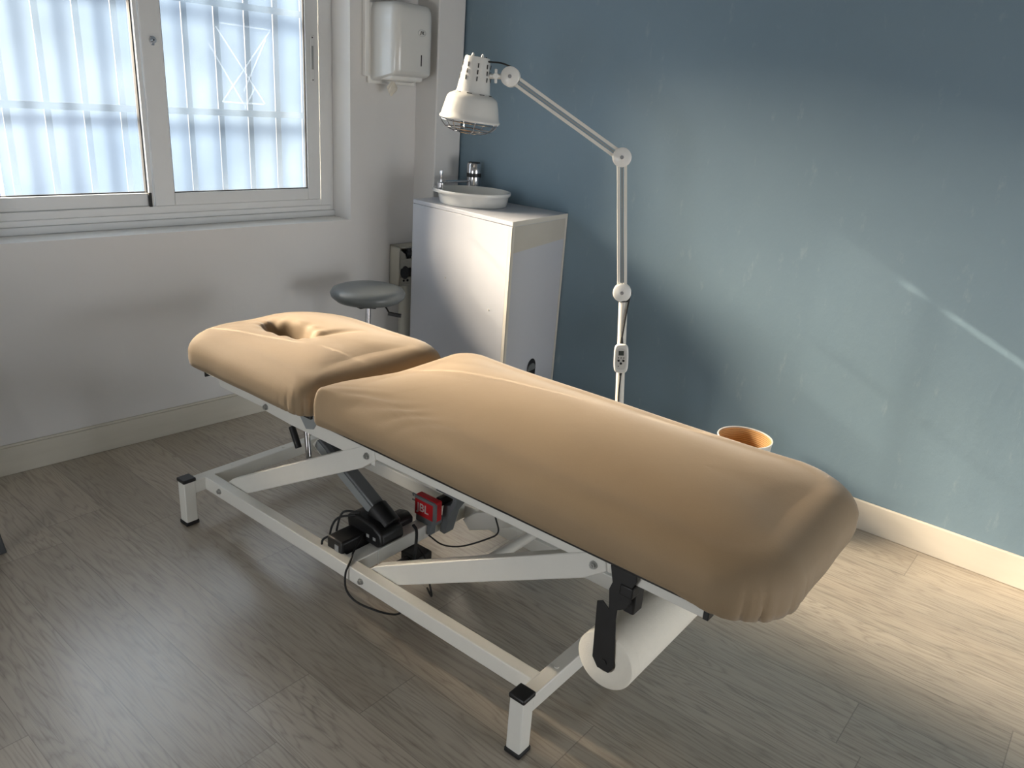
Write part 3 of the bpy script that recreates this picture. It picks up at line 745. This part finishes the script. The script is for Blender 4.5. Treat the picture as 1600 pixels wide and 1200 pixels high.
bm.faces.new(rows[-1]); link('bowl', bm, 'ceramic', ba, smooth=True)
bm = NB(); lathe(bm, [(0, .0155), (.018, .0155), (.020, .011)], BC, n=24); link('drain', bm, 'chrome', ba, smooth=True)
reroot(ba)
tp = Vector((2.925, 2.665, ZT))
tap = thing('basin_tap', 'squat chrome tap with black band standing behind the white basin', 'tap', tp)
bm = NB(); lathe(bm, [(0, 0), (.034, 0), (.034, .105)], tp, n=36); lathe(bm, [(.034, .105), (0, .105)], tp, n=36); link('tap_body', bm, 'chrome', tap, smooth=True)
bm = NB(); lathe(bm, [(0, .105), (.0355, .105), (.0355, .124), (0, .124)], tp, n=36); link('black_band', bm, 'black', tap, smooth=True)
bm = NB(); lathe(bm, [(0, .124), (.0355, .124), (.036, .165), (.032, .172), (0, .172)], tp, n=36); hd_ = link('tap_cap', bm, 'chrome', tap, smooth=True)
bm = NB(); lathe(bm, [(0, .1725), (.030, .1725), (.028, .176), (0, .176)], tp, n=30); link('cap_lid', bm, 'black', hd_, smooth=True)
bm = NB(); cyl(bm, tp+Vector((-.02, .005, .085)), tp+Vector((-.165, .045, .082)), .007); cyl(bm, tp+Vector((-.160, .044, .086)), tp+Vector((-.178, .048, .070)), .010); link('spout', bm, 'chrome', tap, smooth=True)
reroot(tap)
sp0 = Vector((2.655, 2.625, ZT+.066))
sd = thing('soap_dispenser', 'small chrome pump lever on the left rim of the white basin', 'soap pump', sp0)
bm = NB(); lathe(bm, [(0, 0), (.017, 0), (.017, .024), (.013, .027), (0, .027)], sp0, n=24); link('pump_base', bm, 'chrome', sd, smooth=True)
bm = NB(); lathe(bm, [(0, .026), (.005, .027), (.0045, .045), (.008, .066), (.007, .080), (0, .081)], sp0, n=20); link('pump_stem', bm, 'chrome', sd, smooth=True)
reroot(sd)

# valve box and pipe half hidden behind the cabinet
vb = thing('pipe_box', 'open white pipe box with dark fittings on the wall behind the cabinet', 'pipe box', W(-.25, -.05, .54))
bm = NB(); x0, x1, dd = -.318, -.175, -.085
for lo, hi in (((x0, dd, .54), (x0+.010, -.002, .745)), ((x1-.01, dd, .54), (x1, -.002, .745)), ((x0, dd, .735), (x1, -.002, .745)), ((x0, dd, .54), (x1, -.002, .55)), ((x0, dd, .632), (x1, dd+.008, .680)), ((x0, dd, .55), (x1, dd+.008, .585))): box(bm, lo, hi, W)
box(bm, (x0, -.012, .54), (x1, -.002, .745), W); prism(bm, [W(x0, dd, .68), W(x0, dd, .735), W(x0+.04, dd, .705), W(x0+.045, dd, .68)], NW*.008)
link('housing', bm, 'pipe', vb, bevel=.002)
bm = NB(); lathe(bm, [(0, 0), (.020, 0), (.024, .01), (.022, .018), (0, .018)], W(x0+.038, dd+.012, .61), axis=-NW, n=24, sy=1.5); link('gauge', bm, 'dark_grey', vb, smooth=True)
bm = NB(); cyl(bm, W(x0+.085, dd+.03, .56), W(x0+.085, dd+.03, .73), .012); cyl(bm, W(x0+.06, dd+.03, .70), W(x0+.11, dd+.03, .70), .015); link('fitting', bm, 'dark_grey', vb, smooth=True)
bm = NB(); cyl(bm, W(x0+.03, dd+.002, .568), W(x0+.03, dd-.002, .568), .006, n=10); cyl(bm, W(x0+.055, dd+.002, .568), W(x0+.055, dd-.002, .568), .007, n=10); link('screw', bm, 'ink', vb)
reroot(vb)
bm = NB(); cyl(bm, W(-.245, -.045, 0), W(-.245, -.045, .538), .033, n=28)
o = link('waste_pipe', bm, 'pipe', smooth=True); tag(o, 'cream vertical pipe on the wall below the open pipe box', 'pipe')

# ================================================================== STOOL
st = Vector((2.25, 2.665, 0)); SZ = .585
stool = thing('rolling_stool', 'round grey vinyl rolling stool by the head of the massage table', 'stool', st)
bm = NB(); lathe(bm, [(0, SZ-.012), (.10, SZ-.012), (.145, SZ), (.166, SZ+.018), (.170, SZ+.034), (.160, SZ+.050), (.13, SZ+.060), (.07, SZ+.064), (0, SZ+.065)], (st.x, st.y, 0), n=64); link('seat', bm, 'stool_vinyl', stool, smooth=True)
bm = NB(); bx_ = R0
def SR(a, b, c): return Vector((st.x, st.y, 0))+R0*a-Vector((F0.x, F0.y, 0)).normalized()*b+Vector((0, 0, c))
prism(bm, [SR(-.085, -.05, SZ-.010), SR(.055, -.05, SZ-.010), SR(.045, -.05, SZ-.028), SR(0, -.05, SZ-.028), SR(-.025, -.05, SZ-.034), SR(-.055, -.05, SZ-.022), SR(-.085, -.05, SZ-.018)], -Vector((F0.x, F0.y, 0)).normalized()*.10)
link('seat_plate', bm, 'black', stool, bevel=.003)
bm = NB(); tube(bm, [SR(.08, .03, SZ-.012), SR(.092, .035, SZ-.025), SR(.105, .04, SZ-.044)], .004); bar(bm, SR(.100, .04, SZ-.046), SR(.160, .045, SZ-.052), .016, .012, (0, 0, 1)); link('height_lever', bm, 'black', stool, bevel=.002)
bm = NB(); cyl(bm, (st.x, st.y, .12), (st.x, st.y, SZ-.02), .0125); link('gas_column', bm, 'chrome', stool, smooth=True)
bm = NB(); cyl(bm, (st.x, st.y, .08), (st.x, st.y, .30), .023); link('column_sleeve', bm, 'black', stool, smooth=True)
for k in range(5):
    a = 2*PI*k/5+.3; d = Vector((math.cos(a), math.sin(a), 0)); bm = NB(); bar(bm, st+Vector((0, 0, .105)), st+d*.24+Vector((0, 0, .068)), .028, .022, d.cross(Vector((0, 0, 1)))); lg = link('base_leg', bm, 'chrome', stool, bevel=.003)
    bm = NB(); s = d.cross(Vector((0, 0, 1)))
    for q in (-1, 1): cyl(bm, st+d*.235+s*(.006*q)+Vector((0, 0, .025)), st+d*.235+s*(.018*q)+Vector((0, 0, .025)), .025, n=24)
    cyl(bm, st+d*.235+Vector((0, 0, .03)), st+d*.235+Vector((0, 0, .065)), .005); link('caster', bm, 'black', lg, smooth=True)
reroot(stool)

# ================================================================== HAND TOWEL DISPENSER
td = thing('towel_dispenser', 'glossy white paper towel dispenser mounted on the wall right of the window', 'towel dispenser', W(-.33, 0, 1.52))
bm = NB(); box(bm, (-.466, -.020, 1.515), (-.190, -.001, 1.86), W); link('back_plate', bm, 'white_plastic', td, bevel=.006)
bm = NB()
# front shell: plan outline swept up, leaning bottom edge
def plan(k, zc):
    L_, R_, D = -.456, -.200, .205
    pts = []
    pts.append((L_+.004*k, -.018))
    for i in range(9):
        a = PI+.5*PI*i/8; r = .042; pts.append((L_+.012+r+r*math.cos(a)+.0, -(D-.022-r)+r*math.sin(a)*1.0*1.0+.0 if False else -(D-.018-r)-r*(-math.sin(a))))
    for i in range(9):
        a = 1.5*PI+.5*PI*i/8; r = .055; pts.append((R_-.008-r+r*math.cos(a), -(D-.018-r)-r*(-math.sin(a))))
    pts.append((R_, -.018)); return pts
def zbot(d): return 1.530+(-d)*.22
P0 = plan(0, 0); cx, cy = -.328, -.09
levels = [('b', 0.90, -.006), ('b', .985, 0), ('b', 1.0, .012), ('t', 1.0, 1.800), ('t', .985, 1.835), ('t', .93, 1.856), ('t', .80, 1.864)]
rows = []
for kind, sc, z in levels:
    row = []
    for (a, d) in P0:
        aa = cx+(a-cx)*sc; dd = -.018+(d+.018)*sc
        zz = zbot(dd)+z if kind == 'b' else z
        row.append(bm.verts.new(W(aa, dd, zz)))
    rows.append(row)
for a in range(len(rows)-1):
    m_n = len(rows[a])
    for i in range(m_n-1): bm.faces.new((rows[a][i], rows[a][i+1], rows[a+1][i+1], rows[a+1][i]))
    bm.faces.new((rows[a][m_n-1], rows[a][0], rows[a+1][0], rows[a+1][m_n-1]))
bm.faces.new(list(reversed(rows[0]))); bm.faces.new(rows[-1])
link('front_shell', bm, 'gloss_white', td, smooth=True)
bm = NB(); box(bm, (-.430, -.135, 1.535), (-.235, -.02, 1.575), W)
for v in bm.verts:
    pass
link('outlet_tray', bm, 'white_plastic', td, bevel=.012, seg=3)
bm = NB(); box(bm, (-.2955, -.1885, 1.604), (-.2905, -.1865, 1.652), W); link('level_slot', bm, 'ink', td)
bm = NB(); lathe(bm, [(0, 0), (.021, 0), (.021, .0012), (.0195, .0018), (0, .0018)], W(-.293, -.1868, 1.745), axis=-NW, n=40, sy=.62); bd = link('badge', bm, 'gloss_white', td, smooth=True)
bm = NB(); lathe(bm, [(.0215, .0), (.0215, .0012), (.0228, .0012), (.0228, 0)], W(-.293, -.1868, 1.745), axis=-NW, n=40, sy=.64); link('badge_rim', bm, 'alu_grey', td, smooth=True)
text('badge_logo', 'JVL', .017, W(-.293, -.1893, 1.745), XW, (0, 0, 1), 'ink', td, .0003, .35, .0004)
# hanging tissue
bm = NB(); cx0 = -.375; rows = []
for k in range(9):
    t = k/8; row = []
    for i in range(20):
        a = 2*PI*i/20; r = (.006+.020*math.sin(PI*min(1, t*1.05))**1.2)*(1+.25*math.sin(3*a+t*3)+.15*math.sin(5*a)); row.append(bm.verts.new(W(cx0-.012*t+r*math.cos(a), -.085+r*.5*math.sin(a), 1.530-.065*t)))
    rows.append(row)
for a in range(8):
    for i in range(20): j = (i+1) % 20; bm.faces.new((rows[a][i], rows[a][j], rows[a+1][j], rows[a+1][i]))
bm.faces.new(rows[-1]); tis = link('paper_towel_end', bm, 'tissue', td, smooth=True)
reroot(td)
bm = NB(); box(bm, (-.492, -.030, 1.545), (-.470, -.001, CEIL-.001), W); o = link('cable_trunking', bm, 'white_plastic', bevel=.003); tag(o, 'slim white cable trunking running up the wall left of the towel dispenser', 'cable trunking')

# ================================================================== INFRARED LAMP
J1, J2, J3 = Vector((2.45, 1.454, .846)), Vector((2.45, 1.522, 1.326)), Vector((2.25, 1.897, 1.567))
lamp = thing('infrared_lamp', 'white infrared therapy lamp on a jointed double arm and floor pole', 'lamp', (2.45, 1.40, 0))
AX = (J2-J1).cross(J3-J2).normalized()
if AX.dot(Vector((0, 0, CAMZ))-J2) < 0: AX = -AX
def lp(name, bm, mat, bevel=0, smooth=False, parent=lamp, **k): return link(name, bm, mat, parent, smooth=smooth, bevel=bevel, **k)
Pb = Vector((2.45, 1.372, .07))
Pt = J1+Vector((.004, -.006, -.02))
bm = NB(); cyl(bm, Pb, Pt, .0165, n=28); lp('pole', bm, 'white_steel', smooth=True)
for k in range(5):
    a = 2*PI*k/5; d = Vector((math.cos(a), math.sin(a), 0)); bm = NB(); bar(bm, Vector((2.45, 1.372, .085)), Vector((2.45, 1.372, .062))+d*.26, .03, .02, d.cross(Vector((0, 0, 1)))); lg = lp('base_leg', bm, 'white_steel', .003)
    s = d.cross(Vector((0, 0, 1))); bm = NB(); c0 = Vector((2.45, 1.372, 0))+d*.25
    for q in (-1, 1): cyl(bm, c0+s*(.005*q)+Vector((0, 0, .022)), c0+s*(.016*q)+Vector((0, 0, .022)), .022, n=20)
    cyl(bm, c0+Vector((0, 0, .03)), c0+Vector((0, 0, .06)), .005); link('caster', bm, 'black', lg, smooth=True)
def joint(J, r=.034):
    bm = NB(); cyl(bm, J-AX*.015, J+AX*.015, r*.97, n=40); cyl(bm, J+AX*.015, J+AX*.019, r, r*.86, n=40); cyl(bm, J-AX*.019, J-AX*.015, r*.86, r, n=40)
    o = lp('joint_disc', bm, 'white_plastic', smooth=True)
    bm = NB(); cyl(bm, J+AX*.0185, J+AX*.0205, .0065, n=20); link('joint_screw', bm, 'chrome', o)
for J in (J1, J2, J3): joint(J)
def arms(A, B, tag_):
    d = (B-A).normalized(); t = d.cross(AX).normalized()
    for s in (-1, 1):
        bm = NB(); bar(bm, A+t*(.0125*s)+d*.02, B+t*(.0125*s)-d*.02, .016, .011, AX); lp('arm_bar', bm, 'white_steel', .0015)
    bm = NB(); bar(bm, A+d*.03, B-d*.03, .004, .006, AX); lp('arm_spring', bm, 'alu_grey')
arms(J1, J2, 'lower'); arms(J2, J3, 'upper')
S0 = Vector((2.185, 2.025, 1.413)); S1 = Vector((2.195, 2.008, 1.63)); sx_ = (S1-S0).normalized(); H = (S1-S0).length
bm = NB(); prof = [(.110, -.004), (.112, .0), (.111, .004), (.107, .008), (.1035, .025), (.098, .050), (.092, .072), (.086, .080), (.074, .087), (.064, .091), (.0605, .098), (.057, .125), (.051, .170), (.0465, .205), (.044, .213), (0, .215)]
lathe(bm, prof, S0, sx_, n=64); lathe(bm, [(.108, -.003), (.104, .008), (.094, .055), (.080, .076), (.05, .085), (0, .086)], S0, sx_, n=64)
sh = lp('lamp_shade', bm, 'gloss_white', smooth=True)
sa, sb = basis(sx_)
tocam = (Vector((0, 0, CAMZ))-S0); tocam = (tocam-sx_*tocam.dot(sx_)).normalized(); side = sx_.cross(tocam).normalized()
bm = NB()
for aa in (-.62, .12, .85, 1.6, -1.4):
    dr = tocam*math.cos(aa)+side*math.sin(aa); sd_ = sx_.cross(dr)
    for h0 in (.185, .163, .141):
        bm = NB(); r0 = .062-(h0-.09)*.13; c_ = S0+sx_*h0+dr*(r0+.0008); bar(bm, c_-sx_*.0075, c_+sx_*.0075, .0035, .0022, sd_); link('vent_slot', bm, 'ink', sh)
for aa in (-.9, -.2, .5, 1.2):
    dr = tocam*math.cos(aa)+side*math.sin(aa); bm = NB(); c_ = S0+sx_*.0905+dr*.0665; bar(bm, c_-sx_.cross(dr)*.009, c_+sx_.cross(dr)*.009, .003, .004, sx_); link('vent_slot', bm, 'ink', sh)
bm = NB()
for q in (-.018, .016): lathe(bm, [(.005, .213), (.005, .218), (.003, .224), (0, .225)], S0+side*q+tocam*.01, sx_, n=14)
link('cap_screw', bm, 'white_plastic', sh, smooth=True)
# wire guard
bm = NB(); wr_ = .0020
def circ(r, h, k=48): return [S0+sx_*h+(tocam*math.cos(2*PI*i/k)+side*math.sin(2*PI*i/k))*r for i in range(k+1)]
for r, h in ((.105, -.010), (.084, -.034), (.050, -.046)): tube(bm, circ(r, h), wr_, 6, False)
for k in range(8):
    a = 2*PI*k/8+.2; dr = tocam*math.cos(a)+side*math.sin(a)
    tube(bm, [S0+dr*.106, S0+dr*.105-sx_*.012, S0+dr*.084-sx_*.034, S0+dr*.050-sx_*.046], wr_, 6)
lp('wire_guard', bm, 'chrome', smooth=True)
bm = NB(); lathe(bm, [(0, -.012), (.035, -.008), (.055, .010), (.058, .025), (.045, .050), (.02, .075), (0, .076)], S0, sx_, n=32); lp('heat_bulb', bm, plain('bulb_glass', srgb(150, 100, 92), .15, 0, .02), smooth=True)
# swivel and cross knob between joint and shade
ks = S0+sx_*.150
kd = (ks-J3).normalized()
bm = NB(); cyl(bm, J3+kd*.02, ks-kd*.02, .009, n=20); sw = lp('swivel', bm, 'white_steel', smooth=True)
kc = J3+kd*.052+AX*.012; ka, kb = kd, kd.cross(AX).normalized()
bm = NB(); bar(bm, kc-ka*.024, kc+ka*.024, .010, .010, AX); bar(bm, kc-kb*.024, kc+kb*.024, .010, .010, AX); cyl(bm, kc-AX*.006, kc+AX*.008, .011, n=20); lp('cross_knob', bm, 'white_plastic', .003)
bm = NB(); tube(bm, [S0+sx_*.176+(J3-S0).normalized()*.05, J3+Vector((-.05, .07, .045)), J3+Vector((-.02, .03, .043)), J3+Vector((0, 0, .034))-AX*.02], .003, 8)
lp('power_cord', bm, 'rubber', smooth=True)
pu = (Pt-Pb).normalized()
fc = (Vector((0, 0, 1.5))-Pt); fc = (fc-pu*fc.dot(pu)).normalized(); sdv = pu.cross(fc).normalized()
def PP(h, a=0, b=0): # along the pole by world height h
    t = (h-Pb.z)/(Pt.z-Pb.z); return Pb.lerp(Pt, t)+sdv*a+fc*b
sgn = 1 if sdv.dot(RR) > 0 else -1
bm = NB(); tube(bm, [J1+Vector((0, 0, .03))-AX*.02, J1+sdv*sgn*.032-AX*.01, PP(.835, sgn*.024, .012), PP(.78, sgn*.014, .018), PP(.72, sgn*.006, .019), PP(.675, 0, .020), PP(.655, 0, .020)], .0035, 8)
tube(bm, [PP(.555, sgn*.004, .020), PP(.52, 0, .020), PP(.44, -sgn*.004, .020), PP(.35, 0, .020)], .003, 8); cyl(bm, PP(.680, 0, .020), PP(.652, 0, .020), .004, .007); cyl(bm, PP(.556, sgn*.003, .020), PP(.530, 0, .020), .007, .004)
lp('power_cord', bm, 'rubber', smooth=True)
# strap at the elbow
bm = NB(); cyl(bm, PP(.822, 0, 0), PP(.812, 0, 0), .020, n=24); lp('cord_strap', bm, 'rubber')
# control unit
bm = NB(); pts = []
for i in range(48):
    a = 2*PI*i/48; yy = .056*math.sin(a); xx = (.030+.0035*math.cos(2*math.asin(max(-1, min(1, math.sin(a)))))*-1+.001)*abs(math.cos(a))**.55*(1 if math.cos(a) >= 0 else -1)
    pts.append((xx, yy))
prism(bm, [PP(.600+b, a, .019) for a, b in pts], fc*.022); ctl = lp('control_unit', bm, 'white_plastic', .006, seg=3)
bm = NB(); pts3 = [(a*.66, b*.74) for a, b in pts]; prism(bm, [PP(.600+b, a, .041) for a, b in pts3], fc*.0006); link('keypad', bm, 'gloss_white', ctl)
bm = NB(); prism(bm, [PP(.614, -.010, .0417), PP(.614, .010, .0417), PP(.632, .010, .0417), PP(.632, -.010, .0417)], fc*.0005); link('display', bm, 'lcd', ctl)
bm = NB()
for (a, h, r) in ((-.010, .605, .0022), (0, .605, .0022), (.010, .605, .0022), (-.009, .594, .0045), (.009, .594, .0045), (0, .583, .0045), (-.009, .572, .002)): cyl(bm, PP(h, a, .0416), PP(h, a, .0425), r, n=14)
link('buttons', bm, 'ink', ctl)
reroot(lamp)

# ================================================================== BIN
bc = Vector((2.783, 1.012, 0)); 
wb = thing('waste_bin', 'small round white bin with straw lining against the blue wall', 'bin', bc)
bm = NB(); lathe(bm, [(0, 0), (.085, 0), (.088, .004), (.106, .300), (.108, .302), (.107, .304), (.1025, .304), (.1025, .298)], bc, n=56); link('bin_shell', bm, 'white_plastic', wb, smooth=True)
bm = NB(); lathe(bm, [(.1018, .300), (.098, .20), (.084, .010), (0, .008)], bc, n=56); link('straw_lining', bm, 'wicker', wb, smooth=True)
reroot(wb)

# ================================================================== DARK CHAIR at the left edge (one leg in view)
c0 = Vector((.625, 2.60, 0))
ch = thing('grey_chair', 'dark grey chair leg standing at the left edge under the window', 'chair', c0-Vector((.21, -.17, 0)))
def leg_at(x, y, dx, dy):
    bm = NB(); prism(bm, [Vector((x, y, 0)), Vector((x+.036, y, 0)), Vector((x+.036, y+.036, 0)), Vector((x, y+.036, 0))], Vector((dx, dy, .44))); link('leg', bm, 'dark_grey', ch, bevel=.003)
leg_at(.622, 2.562, -.055, .0); leg_at(.20, 2.562, .05, 0); leg_at(.622, 2.92, -.055, -.03); leg_at(.20, 2.92, .05, -.03)
bm = NB(); box(bm, (.19, 2.54, .44), (.63, 2.95, .475)); link('seat', bm, 'dark_grey', ch, bevel=.012, seg=3)
bm = NB(); box(bm, (.17, 2.55, .475), (.20, 2.94, .84)); link('backrest', bm, 'dark_grey', ch, bevel=.010, seg=3)
reroot(ch)
